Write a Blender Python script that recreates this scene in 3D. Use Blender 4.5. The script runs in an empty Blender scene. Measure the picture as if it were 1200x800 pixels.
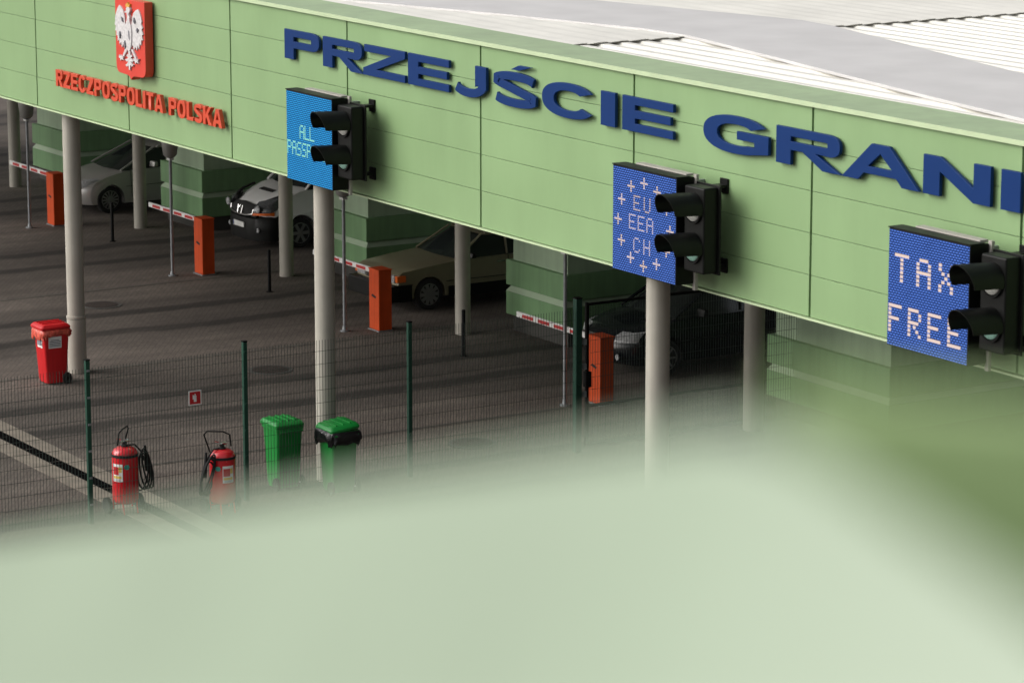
import bpy, bmesh, math, random
from mathutils import Vector, Matrix
random.seed(7)
PI = math.pi
scn = bpy.context.scene
col = scn.collection
# world frame: X runs to the right along the canopy's front, Y along the lanes (away), Z up; metres

# ------------------------------------------------------------------ materials
def nodes_of(m):
    m.use_nodes = True
    nt = m.node_tree
    return nt, nt.nodes, nt.links, nt.nodes['Principled BSDF']
def mat(name, c, rough=.5, metal=0., var=.08, scale=3., bump=0., bscale=60., spec=.5, coat=0., fine=None):
    m = bpy.data.materials.new(name)
    nt, N, L, b = nodes_of(m)
    tc = N.new('ShaderNodeTexCoord')
    no = N.new('ShaderNodeTexNoise'); no.inputs['Scale'].default_value = scale; no.inputs['Detail'].default_value = 6
    L.new(tc.outputs['Object'], no.inputs['Vector'])
    mr = N.new('ShaderNodeMapRange'); mr.inputs[1].default_value = .3; mr.inputs[2].default_value = .7
    mr.inputs[3].default_value = 1 - var; mr.inputs[4].default_value = 1 + var
    L.new(no.outputs['Fac'], mr.inputs[0])
    mx = N.new('ShaderNodeVectorMath'); mx.operation = 'SCALE'; mx.inputs[0].default_value = c[:3]
    L.new(mr.outputs[0], mx.inputs['Scale'])
    L.new(mx.outputs[0], b.inputs['Base Color'])
    r2 = N.new('ShaderNodeMapRange'); r2.inputs[3].default_value = max(0, rough - .08); r2.inputs[4].default_value = min(1, rough + .08)
    L.new(no.outputs['Fac'], r2.inputs[0]); L.new(r2.outputs[0], b.inputs['Roughness'])
    b.inputs['Metallic'].default_value = metal
    b.inputs['Specular IOR Level'].default_value = spec
    b.inputs['Coat Weight'].default_value = coat
    b.inputs['Coat Roughness'].default_value = .08
    if bump:
        n2 = N.new('ShaderNodeTexNoise'); n2.inputs['Scale'].default_value = bscale; n2.inputs['Detail'].default_value = 4
        L.new(tc.outputs['Object'], n2.inputs['Vector'])
        bp = N.new('ShaderNodeBump'); bp.inputs['Strength'].default_value = bump; bp.inputs['Distance'].default_value = .02
        L.new(n2.outputs['Fac'], bp.inputs['Height']); L.new(bp.outputs[0], b.inputs['Normal'])
    return m
def weather(m, amt=.1, sx=9., sz=.5, drop=None):
    """vertical rain streaks and patchy grime multiplied into the paint"""
    nt = m.node_tree; N, L = nt.nodes, nt.links; b = N['Principled BSDF']
    src = b.inputs['Base Color'].links[0].from_socket
    tc = N.new('ShaderNodeTexCoord'); mp = N.new('ShaderNodeMapping'); mp.inputs['Scale'].default_value = (sx, sx, sz)
    L.new(tc.outputs['Object'], mp.inputs[0])
    n1 = N.new('ShaderNodeTexNoise'); n1.inputs['Scale'].default_value = 1.; n1.inputs['Detail'].default_value = 8; n1.inputs['Roughness'].default_value = .65; L.new(mp.outputs[0], n1.inputs['Vector'])
    n2 = N.new('ShaderNodeTexNoise'); n2.inputs['Scale'].default_value = .6; n2.inputs['Detail'].default_value = 5; L.new(tc.outputs['Object'], n2.inputs['Vector'])
    a = N.new('ShaderNodeMapRange'); a.inputs[1].default_value = .42; a.inputs[2].default_value = .68; a.inputs[3].default_value = 1.; a.inputs[4].default_value = 1 - amt; L.new(n1.outputs['Fac'], a.inputs[0])
    c = N.new('ShaderNodeMapRange'); c.inputs[1].default_value = .35; c.inputs[2].default_value = .65; c.inputs[3].default_value = 1 + amt*.25; c.inputs[4].default_value = 1 - amt*.5; L.new(n2.outputs['Fac'], c.inputs[0])
    m1 = N.new('ShaderNodeMath'); m1.operation = 'MULTIPLY'; L.new(a.outputs[0], m1.inputs[0]); L.new(c.outputs[0], m1.inputs[1])
    sc = N.new('ShaderNodeVectorMath'); sc.operation = 'SCALE'; L.new(src, sc.inputs[0]); L.new(m1.outputs[0], sc.inputs['Scale'])
    L.new(sc.outputs[0], b.inputs['Base Color'])
def emis(name, c, s):
    m = bpy.data.materials.new(name); nt, N, L, b = nodes_of(m)
    b.inputs['Base Color'].default_value = (c[0]*.3, c[1]*.3, c[2]*.3, 1); b.inputs['Emission Color'].default_value = (*c, 1); b.inputs['Emission Strength'].default_value = s
    return m

M = {}
M['fascia'] = mat('green_paint', (.262, .405, .192), .42, var=.035, scale=.8, bump=.03, bscale=2.)
M['nearcap'] = mat('pale_green_sheet', (.30, .375, .275), .45, var=.04, scale=3)
M['greenpanel'] = mat('mid_green_panel', (.50, .68, .31), .5, var=.12, scale=9)
M['cap'] = mat('green_cap_paint', (.38, .50, .29), .45, var=.05, scale=1.5)
M['trim'] = mat('pale_green_trim', (.52, .64, .40), .4, var=.05)
M['gap'] = mat('dark_gap', (.03, .045, .028), .9)
M['roof'] = mat('white_roof_sheet', (.86, .84, .77), .45, var=.05, scale=.7)
M['membrane'] = mat('grey_membrane', (.60, .59, .585), .8, var=.06, scale=1.2, bump=.15, bscale=3.)
M['soffit'] = mat('soffit', (.62, .62, .58), .7)
M['column'] = mat('column_paint', (.46, .435, .375), .5, var=.05, scale=4)
M['blue'] = mat('blue_letter', (.0015, .029, .14), .5, var=.03, spec=.2, scale=6)
M['red'] = mat('red_letter', (.62, .07, .028), .4, var=.08, scale=6)
M['shield'] = mat('shield_red', (.66, .055, .035), .4, var=.04)
M['white'] = mat('white_paint', (.74, .74, .72), .5)
M['feather'] = mat('eagle_white', (.62, .60, .60), .5, var=.2, scale=22)
M['ink'] = mat('eagle_shade', (.16, .16, .18), .6)
M['gold'] = mat('gold', (.75, .42, .08), .4)
M['black'] = mat('black_plastic', (.006, .0065, .006), .45, var=.2, scale=5, spec=.22)
M['blackmat'] = mat('black_matt', (.012, .012, .012), .8)
M['greyedge'] = mat('grey_metal', (.33, .33, .31), .45, metal=.3)
M['trimgrey'] = mat('pale_grey_rail', (.42, .40, .36), .5)
M['galv'] = mat('galvanised_steel', (.30, .315, .33), .45, metal=.5, var=.15, scale=12)
M['orange'] = mat('orange_cabinet', (.62, .075, .012), .55, var=.08, scale=4, spec=.25)
M['armred'] = mat('arm_red', (.45, .02, .02), .5)
M['booth'] = mat('booth_green', (.37, .50, .335), .5, var=.05, scale=1.5)
M['boothdark'] = mat('booth_dark_green', (.18, .34, .155), .5, var=.06, scale=1.5)
M['boothtrim'] = mat('booth_ledge', (.42, .54, .38), .5)
M['plinth'] = mat('plinth_concrete', (.06, .058, .052), .9)
M['silver'] = mat('silver_paint', (.48, .47, .45), .32, metal=.35, var=.03, coat=.6)
M['vanwhite'] = mat('van_white_paint', (.86, .86, .85), .35, var=.03, coat=.5)
M['olive'] = mat('olive_paint', (.25, .225, .145), .36, metal=.1, var=.05, coat=.5)
M['navy'] = mat('dark_blue_paint', (.004, .006, .009), .25, var=.05, coat=.35, spec=.35)
M['glass'] = mat('car_glass', (.022, .028, .027), .10, var=.0, spec=.6)
M['rubber'] = mat('rubber', (.014, .014, .014), .85)
M['rim'] = mat('rim_metal', (.30, .30, .30), .35, metal=.6)
M['chrome'] = mat('chrome', (.6, .6, .6), .18, metal=.95, var=0)
M['lampglass'] = mat('headlight_glass', (.42, .43, .44), .12, var=.3, scale=25)
M['lampdark'] = mat('headlamp_housing', (.10, .105, .11), .1, var=.3, scale=25)
M['amber'] = mat('amber_lens', (.9, .17, .02), .3)
M['binred'] = mat('red_bin', (.62, .012, .016), .38, var=.05, scale=5)
M['bagred'] = mat('red_bag_film', (.66, .11, .075), .25, var=.35, scale=14, bump=.8, bscale=12)
M['bingreen'] = mat('green_bin', (.004, .22, .032), .38, var=.06, scale=5)
M['bagblack'] = mat('black_bag_film', (.010, .010, .011), .22, bump=.9, bscale=14)
M['extred'] = mat('extinguisher_red', (.62, .012, .02), .25, var=.04, coat=.6)
M['label'] = mat('paper_label', (.80, .80, .78), .6)
M['labelgrey'] = mat('label_print', (.22, .23, .26), .7)
M['yellow'] = mat('label_yellow', (.7, .5, .1), .6)
M['teal'] = mat('label_teal', (.05, .38, .30), .6)
M['fencegreen'] = mat('fence_green', (.008, .058, .036), .4, var=.08)
M['wire'] = mat('fence_wire', (.016, .03, .022), .7)
M['signred'] = mat('sign_red', (.50, .015, .02), .45)
M['bollard'] = mat('bollard_black', (.005, .005, .005), .6, spec=.15)
M['lens'] = mat('signal_lens', (.66, .66, .62), .3, var=.2, scale=30)
M['lensgreen'] = mat('signal_lens_green', (.36, .64, .54), .3, var=.2, scale=30)
M['strip'] = mat('concrete_strip', (.20, .172, .138), .9, var=.22, scale=4, bump=.4, bscale=60)
M['channel'] = mat('drain_grating', (.006, .006, .006), 1., var=.3, scale=20, spec=0.)
M['manhole'] = mat('manhole_iron', (.022, .013, .009), .8, var=.3, scale=14, bump=.4, bscale=30)
M['concrete'] = mat('wall_render', (.3, .32, .26), .85)
for k_, a_, sx_ in (('fascia', .055, 2.), ('column', .14, 14.), ('roof', .08, 2.), ('booth', .14, 7.), ('boothdark', .16, 7.), ('binred', .15, 16.), ('bingreen', .18, 16.), ('orange', .16, 14.), ('cap', .12, 4.), ('nearcap', .10, 3.)): weather(M[k_], a_, sx_)
LED_W = emis('led_warm_white', (1., .78, .68), .46)
LED_C = emis('led_cyan_white', (.42, 1., .66), .5)

def led_mat(name, cdark, cdash, s):
    m = bpy.data.materials.new(name); nt, N, L, b = nodes_of(m)
    tc = N.new('ShaderNodeTexCoord'); sp = N.new('ShaderNodeSeparateXYZ'); L.new(tc.outputs['Object'], sp.inputs[0])
    def mth(op, a, bb=None):
        n = N.new('ShaderNodeMath'); n.operation = op
        for i, v in enumerate((a, bb)):
            if v is None: continue
            if isinstance(v, (int, float)): n.inputs[i].default_value = v
            else: L.new(v, n.inputs[i])
        return n.outputs[0]
    row = mth('DIVIDE', sp.outputs['Z'], .0285)
    rf = mth('FRACT', row); ri = mth('FLOOR', row)
    cx = mth('ADD', mth('DIVIDE', sp.outputs['X'], .05), mth('MULTIPLY', ri, .5))
    cf = mth('FRACT', cx)
    mask = mth('MULTIPLY', mth('GREATER_THAN', rf, .5), mth('GREATER_THAN', cf, .26))
    no = N.new('ShaderNodeTexNoise'); no.inputs['Scale'].default_value = 5; L.new(tc.outputs['Object'], no.inputs['Vector'])
    mk = mth('MULTIPLY', mask, mth('ADD', mth('MULTIPLY', no.outputs['Fac'], .6), .7))
    mx = N.new('ShaderNodeMix'); mx.data_type = 'RGBA'
    mx.inputs[6].default_value = (*cdark, 1); mx.inputs[7].default_value = (*cdash, 1)
    L.new(mk, mx.inputs[0])
    b.inputs['Base Color'].default_value = (.005, .012, .03, 1); b.inputs['Roughness'].default_value = .8; b.inputs['Specular IOR Level'].default_value = .05
    L.new(mx.outputs[2], b.inputs['Emission Color']); b.inputs['Emission Strength'].default_value = s
    return m
M['ledblue'] = led_mat('led_blue_panel', (.003, .014, .09), (.11, .235, .78), 1.)
M['ledcyan'] = led_mat('led_cyan_panel', (.002, .07, .23), (.035, .42, .84), 1.)

def ground_mat():
    m = bpy.data.materials.new('worn_paving'); nt, N, L, b = nodes_of(m)
    tc = N.new('ShaderNodeTexCoord'); sp = N.new('ShaderNodeSeparateXYZ'); L.new(tc.outputs['Object'], sp.inputs[0])
    def mth(op, a, bb=None, c=None):
        n = N.new('ShaderNodeMath'); n.operation = op
        for i, v in enumerate((a, bb, c)):
            if v is None: continue
            if isinstance(v, (int, float)): n.inputs[i].default_value = v
            else: L.new(v, n.inputs[i])
        return n.outputs[0]
    big = N.new('ShaderNodeTexNoise'); big.inputs['Scale'].default_value = .35; big.inputs['Detail'].default_value = 8; big.inputs['Roughness'].default_value = .6
    L.new(tc.outputs['Object'], big.inputs['Vector'])
    mp = N.new('ShaderNodeMapping'); mp.inputs['Scale'].default_value = (2.2, .18, 1)
    L.new(tc.outputs['Object'], mp.inputs[0])
    st = N.new('ShaderNodeTexNoise'); st.inputs['Scale'].default_value = 1.; st.inputs['Detail'].default_value = 7
    L.new(mp.outputs[0], st.inputs['Vector'])
    br = N.new('ShaderNodeTexBrick'); br.inputs['Scale'].default_value = 1.; br.inputs['Brick Width'].default_value = .2; br.inputs['Row Height'].default_value = .1
    br.inputs['Mortar Size'].default_value = .006; br.inputs['Color1'].default_value = (1, 1, 1, 1); br.inputs['Color2'].default_value = (.84, .84, .84, 1); br.inputs['Mortar'].default_value = (.62, .62, .62, 1)
    rot = N.new('ShaderNodeMapping'); rot.inputs['Rotation'].default_value = (0, 0, math.radians(35)); L.new(tc.outputs['Object'], rot.inputs[0]); L.new(rot.outputs[0], br.inputs['Vector'])
    fine = N.new('ShaderNodeTexNoise'); fine.inputs['Scale'].default_value = 26; fine.inputs['Detail'].default_value = 5; L.new(tc.outputs['Object'], fine.inputs['Vector'])
    # tyre tracks: two dark bands a lane, lanes 7 m apart, edges wobbling
    wob = mth('MULTIPLY', mth('SUBTRACT', big.outputs['Fac'], .5), 1.0)
    xx = mth('ADD', sp.outputs['X'], wob)
    lane = mth('SUBTRACT', mth('MULTIPLY', mth('FRACT', mth('DIVIDE', mth('ADD', xx, 3.7 + 3.5 + 70), 7.)), 7.), 3.5)
    d = mth('ABSOLUTE', mth('SUBTRACT', mth('ABSOLUTE', lane), .85))
    tr = N.new('ShaderNodeMapRange'); tr.interpolation_type = 'SMOOTHSTEP'
    tr.inputs[1].default_value = .12; tr.inputs[2].default_value = .34; tr.inputs[3].default_value = .42; tr.inputs[4].default_value = 1.
    L.new(d, tr.inputs[0])
    al = mth('ABSOLUTE', lane)                       # lanes darker than the islands between
    ln = N.new('ShaderNodeMapRange'); ln.interpolation_type = 'SMOOTHSTEP'
    ln.inputs[1].default_value = 1.6; ln.inputs[2].default_value = 2.3; ln.inputs[3].default_value = .80; ln.inputs[4].default_value = 1.12
    L.new(al, ln.inputs[0])
    a = mth('MULTIPLY', tr.outputs[0], ln.outputs[0])
    b1 = N.new('ShaderNodeMapRange'); b1.inputs[1].default_value = .3; b1.inputs[2].default_value = .7; b1.inputs[3].default_value = .75; b1.inputs[4].default_value = 1.25; L.new(big.outputs['Fac'], b1.inputs[0])
    b2 = N.new('ShaderNodeMapRange'); b2.inputs[1].default_value = .3; b2.inputs[2].default_value = .7; b2.inputs[3].default_value = .78; b2.inputs[4].default_value = 1.2; L.new(st.outputs['Fac'], b2.inputs[0])
    b3 = N.new('ShaderNodeMapRange'); b3.inputs[1].default_value = .3; b3.inputs[2].default_value = .7; b3.inputs[3].default_value = .72; b3.inputs[4].default_value = 1.28; L.new(fine.outputs['Fac'], b3.inputs[0])
    f = mth('MULTIPLY', mth('MULTIPLY', a, b1.outputs[0]), mth('MULTIPLY', b2.outputs[0], b3.outputs[0]))
    sc = N.new('ShaderNodeVectorMath'); sc.operation = 'SCALE'; L.new(f, sc.inputs['Scale'])
    mul = N.new('ShaderNodeVectorMath'); mul.operation = 'MULTIPLY'; mul.inputs[0].default_value = (.116, .097, .083); L.new(br.outputs['Color'], mul.inputs[1])
    L.new(mul.outputs[0], sc.inputs[0]); L.new(sc.outputs[0], b.inputs['Base Color'])
    b.inputs['Roughness'].default_value = .86; b.inputs['Specular IOR Level'].default_value = .3
    bp = N.new('ShaderNodeBump'); bp.inputs['Strength'].default_value = .4; bp.inputs['Distance'].default_value = .01
    L.new(mth('ADD', br.outputs['Fac'], mth('MULTIPLY', fine.outputs['Fac'], -1.)), bp.inputs['Height']); bp.invert = True
    L.new(bp.outputs[0], b.inputs['Normal'])
    return m
M['ground'] = ground_mat()

# ------------------------------------------------------------------ mesh helpers
class MB:
    def __init__(s): s.v = []; s.f = []
    def add(s, vs, fs):
        n = len(s.v); s.v += [tuple(v) for v in vs]; s.f += [tuple(i + n for i in f) for f in fs]; return s
    def box(s, x0, x1, y0, y1, z0, z1):
        vs = [(x, y, z) for z in (z0, z1) for y in (y0, y1) for x in (x0, x1)]
        return s.add(vs, [(0, 2, 3, 1), (4, 5, 7, 6), (0, 1, 5, 4), (2, 6, 7, 3), (0, 4, 6, 2), (1, 3, 7, 5)])
    def loft(s, rings, closed=True, caps=True):
        n = len(rings[0]); vs = [p for r in rings for p in r]; fs = []
        for i in range(len(rings) - 1):
            for j in range(n if closed else n - 1):
                k = (j + 1) % n
                fs.append((i*n + j, i*n + k, (i + 1)*n + k, (i + 1)*n + j))
        if caps: fs += [tuple(range(n))[::-1], tuple((len(rings) - 1)*n + j for j in range(n))]
        return s.add(vs, fs)
    def tube(s, pts, r, n=8, caps=True):
        pts = [Vector(p) for p in pts]; rs = r if isinstance(r, (list, tuple)) else [r]*len(pts); rings = []
        up = None
        for i, p in enumerate(pts):
            t = (pts[min(i + 1, len(pts) - 1)] - pts[max(i - 1, 0)]).normalized()
            if up is None: up = Vector((0, 0, 1)) if abs(t.z) < .9 else Vector((1, 0, 0))
            a = t.cross(up).normalized(); b = t.cross(a).normalized(); up = b.cross(t) * 1.
            up = -b
            rings.append([p + rs[i]*(math.cos(2*PI*k/n)*a + math.sin(2*PI*k/n)*b) for k in range(n)])
        return s.loft(rings, True, caps)
    def beam(s, p, q, w, h, up=(0, 0, 1)):
        p = Vector(p); q = Vector(q); t = (q - p).normalized(); a = t.cross(Vector(up)).normalized(); b = a.cross(t)
        return s.loft([[c + a*x*w/2 + b*y*h/2 for x, y in ((-1, -1), (1, -1), (1, 1), (-1, 1))] for c in (p, q)])
    def lathe(s, prof, c=(0, 0, 0), axis='z', n=24, caps=True):
        rings = []
        for r, h in prof:
            ring = []
            for k in range(n):
                a = 2*PI*k/n; u, v = r*math.cos(a), r*math.sin(a)
                ring.append({'z': (c[0] + u, c[1] + v, c[2] + h), 'x': (c[0] + h, c[1] + u, c[2] + v), 'y': (c[0] + u, c[1] + h, c[2] + v)}[axis])
            rings.append(ring)
        return s.loft(rings, True, caps)
    def prism_xz(s, poly, y0, y1, ox=0, oz=0):
        return s.loft([[(x + ox, y, z + oz) for x, z in poly] for y in (y0, y1)])
    def plate(s, poly, z0, z1):
        return s.loft([[(x, y, z) for x, y in poly] for z in (z0, z1)])
    def build(s, name, m, parent=None, loc=(0, 0, 0), smooth=35, bevel=0, seg=2):
        me = bpy.data.meshes.new(name); me.from_pydata(s.v, [], s.f)
        bm = bmesh.new(); bm.from_mesh(me); bmesh.ops.recalc_face_normals(bm, faces=bm.faces); bm.to_mesh(me); bm.free()
        me.materials.append(m); me.update()
        o = bpy.data.objects.new(name, me); col.objects.link(o); o.location = loc
        if parent: o.parent = parent
        if smooth:
            for p in me.polygons: p.use_smooth = True
            me.set_sharp_from_angle(angle=math.radians(smooth))
        if bevel:
            b = o.modifiers.new('bevel', 'BEVEL'); b.width = bevel; b.segments = seg; b.limit_method = 'ANGLE'; b.angle_limit = math.radians(40); b.harden_normals = True
        return o
def tag(o, label, cat, group=None, kind=None):
    if label: o['label'] = label
    if cat: o['category'] = cat
    if group: o['group'] = group
    if kind: o['kind'] = kind
    return o
def thing(name, label, cat, loc=(0, 0, 0), rz=0, group=None):
    o = bpy.data.objects.new(name, None); col.objects.link(o); o.location = loc; o.rotation_euler = (0, 0, rz); o.empty_display_size = .2
    return tag(o, label, cat, group)
def copy_tree(o, parent=None):
    c = o.copy(); col.objects.link(c)
    if parent: c.parent = parent
    for ch in list(o.children):
        if ch.name in bpy.data.objects: copy_tree(ch, c)
    return c
def struct(name, mb, m, **k):
    o = mb.build(name, m, **k); o['kind'] = 'structure'; return o

# ------------------------------------------------------------------ ground
struct('ground', MB().add([(-900, -500, 0), (500, -500, 0), (500, 900, 0), (-900, 900, 0)], [(0, 1, 2, 3)]), M['ground'])
ds = MB().box(-14, 16, -3.56, -3.22, -.02, .008).box(-14, 16, -2.98, -2.68, -.02, .008)
struct('drain_kerb', ds, M['strip'], bevel=.004)
dg = MB()
x = -14.
while x < 16:
    dg.box(x, x + .97, -3.2, -3.0, -.02, .004)
    x += 1.
struct('drain_channel', dg, M['channel'])
# paler joints between the paved islands and the lanes
jk = MB()
for X in (-7.0, 0.0, 7.0):
    jk.box(X - .06, X + .06, -2.66, 7.9, -.02, .006)
struct('joint_strip', jk, mat('joint_stone', (.085, .075, .062), .9, var=.3, scale=6))

for i, (X, Y) in enumerate(((-5.5, 3.0), (1.65, 3.0), (8.4, 3.15))):
    t = thing('manhole_cover', ['round manhole cover in the lane behind the red bin', 'round manhole cover seen through the fence above the green bins', 'round manhole cover seen through the fence right of the green bins'][i], 'manhole cover', (X, Y, 0), 0, 'manhole covers in the paving')
    MB().lathe([(.40, -.02), (.40, .010), (.34, .012)], n=32).build('frame', M['plinth'], t)
    lid = MB().lathe([(.33, 0.0), (.33, .016)], n=32)
    for k in range(-3, 4): lid.box(-.2, .2, k*.07 - .012, k*.07 + .012, .014, .022)
    lid.build('lid', M['manhole'], t)

# ------------------------------------------------------------------ canopy
can = thing('border_canopy', 'long green clad canopy roof on round grey columns over the checkpoint lanes', 'canopy', (0, 0, 0))
FY = -.35; PW = 3.77; X0 = -.62
nL, nR = -8, 12
for k in range(nL, nR):
    a, b = X0 + k*PW + .019, X0 + (k + 1)*PW - .019
    p = MB()
    for r in range(5):
        z0 = 4.735 + r*.504
        p.box(a, b, FY, FY + .05, z0, z0 + .499)
    p.build('fascia_panel', M['fascia'], can, bevel=.004, seg=1)
xl, xr = X0 + nL*PW, X0 + nR*PW
MB().box(xl, xr, FY + .06, FY + .12, 4.70, 7.24).build('fascia_backing', M['gap'], can)
bt = MB().box(xl, xr, FY - .03, FY + .30, 4.700, 4.722)
bt.build('bottom_trim', M['trim'], can)
MB().box(xl, xr, FY - .05, .50, 7.265, 7.30).build('roof_cap', M['cap'], can, bevel=.004)
MB().box(xl, xr, FY - .054, FY - .034, 7.25, 7.306).build('top_trim', M['trim'], can)
MB().box(xl, xr, FY + .32, 17, 4.74, 4.80).build('soffit', M['soffit'], can)
MB().box(xl, xr, 17.01, 17.08, 4.7, 7.2).build('rear_fascia', M['fascia'], can)
# ribbed roof sheets
def ribbed(x0, x1, y0, y1, z, h, pitch, th=.008):
    prof = []; y = y0
    while y < y1:
        for dy, dz in ((0, 0), (.10*pitch, 0), (.62*pitch, h), (.95*pitch, h), (1.0*pitch, 0)):
            if not prof or y + dy > prof[-1][0] + 1e-5: prof.append((min(y + dy, y1 + .3), z + dz))
        y += pitch
    up = [(yy, zz) for yy, zz in prof]; dn = [(yy, zz - th) for yy, zz in prof[::-1]]
    ring = up + dn
    return MB().loft([[(x0, a, b) for a, b in ring], [(x1, a, b) for a, b in ring]])
LX = 15.45
ribbed(LX - .35, xr, .42, 17, 7.160, .118, .335).build('roof_sheet', M['roof'], can, smooth=0)
ribbed(xl, LX, .42, 17, 7.292, .012, .335, th=.010).build('roof_sheet', M['roof'], can, smooth=0)
mem = [(-6, .50), (8.66, .72), (11.95, 1.71), (14.5, 2.31), (15.56, 2.34), (18.02, 1.88), (22.07, 1.1), (24.57, .67), (28, .52), (40, .50), (40, 1.2), (28, 2.1),
       (21.34, 3.42), (15.6, 4.8), (14.75, 4.88), (14.1, 4.74), (10.65, 3.89), (6, 2.8), (-6, 2.2)]
mm = MB().plate(mem, 7.28, 7.325); mm.build('roof_membrane', M['membrane'], can, bevel=.01)
sm = MB()
for q in ((2.9, 1.6), (-3, 1.6)): pass
pass

# columns
def column(X, Y, r, ring=True):
    c = MB().lathe([(r, 0), (r, 4.745)], (X, Y, 0), n=40)
    o = c.build('column', M['column'], can)
    if ring:
        MB().lathe([(r + .001, 0), (r + .012, .004), (r + .012, .98), (r + .001, .985)], (X, Y, 0), n=40).build('column_sleeve', M['column'], o)
        MB().lathe([(r + .001, .99), (r + .02, .992), (r + .02, 1.03), (r + .001, 1.032)], (X, Y, 0), n=40).build('collar', M['column'], o)
    return o
for X in (-9.2, 0, 9.27, 18.3, 27.5, 36.7): column(X, 0.0, .155, X == 0)
for X in (-27.4, -20.4, -13.4, -6.42, .66, 9.97, 17, 24, 31): column(X, 7.6, .145 if X < 5 else .17, False)

# ------------------------------------------------------------------ lettering (own glyph outlines, wide and narrow)
def arc(cx, cy, rx, ry, a0, a1, n=14, e=1.0):
    out = []
    for i in range(n + 1):
        a = math.radians(a0 + (a1 - a0)*i/n); c, s = math.cos(a), math.sin(a)
        out.append((cx + rx*math.copysign(abs(c)**e, c), cy + ry*math.copysign(abs(s)**e, s)))
    return out
def pen(path, sv, sh):
    L_, R_ = [], []
    for i, p in enumerate(path):
        a = path[max(i - 1, 0)]; b = path[min(i + 1, len(path) - 1)]
        tx, ty = b[0] - a[0], b[1] - a[1]; l = math.hypot(tx, ty) or 1; nx, ny = -ty/l, tx/l
        k = 1/math.sqrt((nx/(sv/2))**2 + (ny/(sh/2))**2)
        L_.append((p[0] + nx*k, p[1] + ny*k)); R_.append((p[0] - nx*k, p[1] - ny*k))
    return L_ + R_[::-1]
def glyph(ch, w, h, sv, sh):
    m = h/2; G = []
    if ch == 'I': return [[(0, 0), (w, 0), (w, h), (0, h)]]
    if ch == 'L': return [[(0, 0), (w, 0), (w, sh), (sv, sh), (sv, h), (0, h)]]
    if ch == 'T': return [[(w/2 - sv/2, 0), (w/2 + sv/2, 0), (w/2 + sv/2, h - sh), (w, h - sh), (w, h), (0, h), (0, h - sh), (w/2 - sv/2, h - sh)]]
    if ch == 'E': return [[(0, 0), (w, 0), (w, sh), (sv, sh), (sv, m - sh/2), (w*.95, m - sh/2), (w*.95, m + sh/2), (sv, m + sh/2), (sv, h - sh), (w, h - sh), (w, h), (0, h)]]
    if ch == 'Z': return [[(0, 0), (w, 0), (w, sh), (sv*1.35, sh), (w, h - sh), (w, h), (0.03*w, h), (.03*w, h - sh), (w - sv*1.4, h - sh), (0, sh)]]
    if ch == 'N': return [[(0, 0), (sv, 0), (sv, h*.62), (w - sv, 0), (w, 0), (w, h), (w - sv, h), (w - sv, h*.38), (sv, h), (0, h)]]
    if ch == 'A':
        return [[(0, 0), (sv*1.08, 0), (sv*1.08 + w*.07, h*.2), (w - sv*1.08 - w*.07, h*.2), (w - sv*1.08, 0), (w, 0), (w/2 + sv*.56, h), (w/2 - sv*.56, h)],
                [(w*.5 - w*.15, h*.40), (w*.5, h*.76), (w*.5 + w*.15, h*.40)]]
    if ch == 'K': return [[(0, 0), (sv, 0), (sv, h*.3), (sv + w*.1, h*.42), (w - sv*1.2, 0), (w, 0), (w*.45 + sv*.5, h*.6), (w*.97, h), (w - sv*1.2, h), (sv, h*.55), (sv, h), (0, h)]]
    if ch in 'PR':
        b = h*.38 if ch == 'P' else h*.40
        r = (h - b)/2; rx = min(w*.42, r*1.9)
        o = [(0, 0), (sv, 0), (sv, b)]
        if ch == 'R':
            o = [(0, 0), (sv, 0), (sv, b), (w*.42, b), (w - sv*1.12, 0), (w + .02*w, 0), (w*.45 + sv*.72, b + .01)]
        o += arc(w - rx, b + r, rx, r, -80 if ch == 'R' else -90, 90, 12, .8) + [(0, h)]
        hole = [(sv, b + sh), ] + arc(w - rx, b + r, max(rx - sv*.9, .01), r - sh, -90, 90, 10, .85) + [(sv, h - sh)]
        return [o, hole]
    if ch == 'O': return [arc(w/2, m, w/2, m*1.03, 0, 360, 36, .85)[:-1], arc(w/2, m, w/2 - sv, m*1.03 - sh, 0, 360, 36, .85)[:-1]]
    if ch in 'CG':
        rx, ry = w/2, m*1.04; a = 32
        o = arc(w/2, m, rx, ry, a, 360 - (a if ch == 'C' else 8), 36, .85)
        i = arc(w/2, m, rx - sv, ry - sh, 360 - (a if ch == 'C' else 28), a + 6, 32, .85)
        if ch == 'C': return [o + i]
        o = arc(w/2, m, rx, ry, a, 300, 32, .85)
        return [o + [(w, h*.12), (w, m + sh*.5), (w*.52, m + sh*.5), (w*.52, m - sh*.5), (w - sv, m - sh*.5), (w - sv, h*.25)] + arc(w/2, m, rx - sv, ry - sh, 300, a + 6, 28, .85)]
    if ch == 'J':
        path = [(w - sv/2, h), (w - sv/2, h*.5)] + arc(w/2 + 0, h*.32, w/2 - sv/2, h*.32 - sh/2, 0, -165, 14)
        return [pen(path, sv, sh*1.15)]
    if ch in 'SŚ':
        q = h*1.04; oy = -h*.02
        rx = w/2 - sv*.42
        p = arc(w/2, oy + q*.735, rx, q*.265 - sh/2, 12, 235, 14, .9)
        p2 = arc(w/2, oy + q*.265, rx, q*.265 - sh/2, 55, -168, 14, .9)
        G = [pen(p + p2, sv*.92, sh*1.1)]
        if ch == 'Ś': G.append([(w*.42, h*1.10), (w*.60, h*1.10), (w*.86, h*1.26), (w*.58, h*1.26)])
        return G
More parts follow.
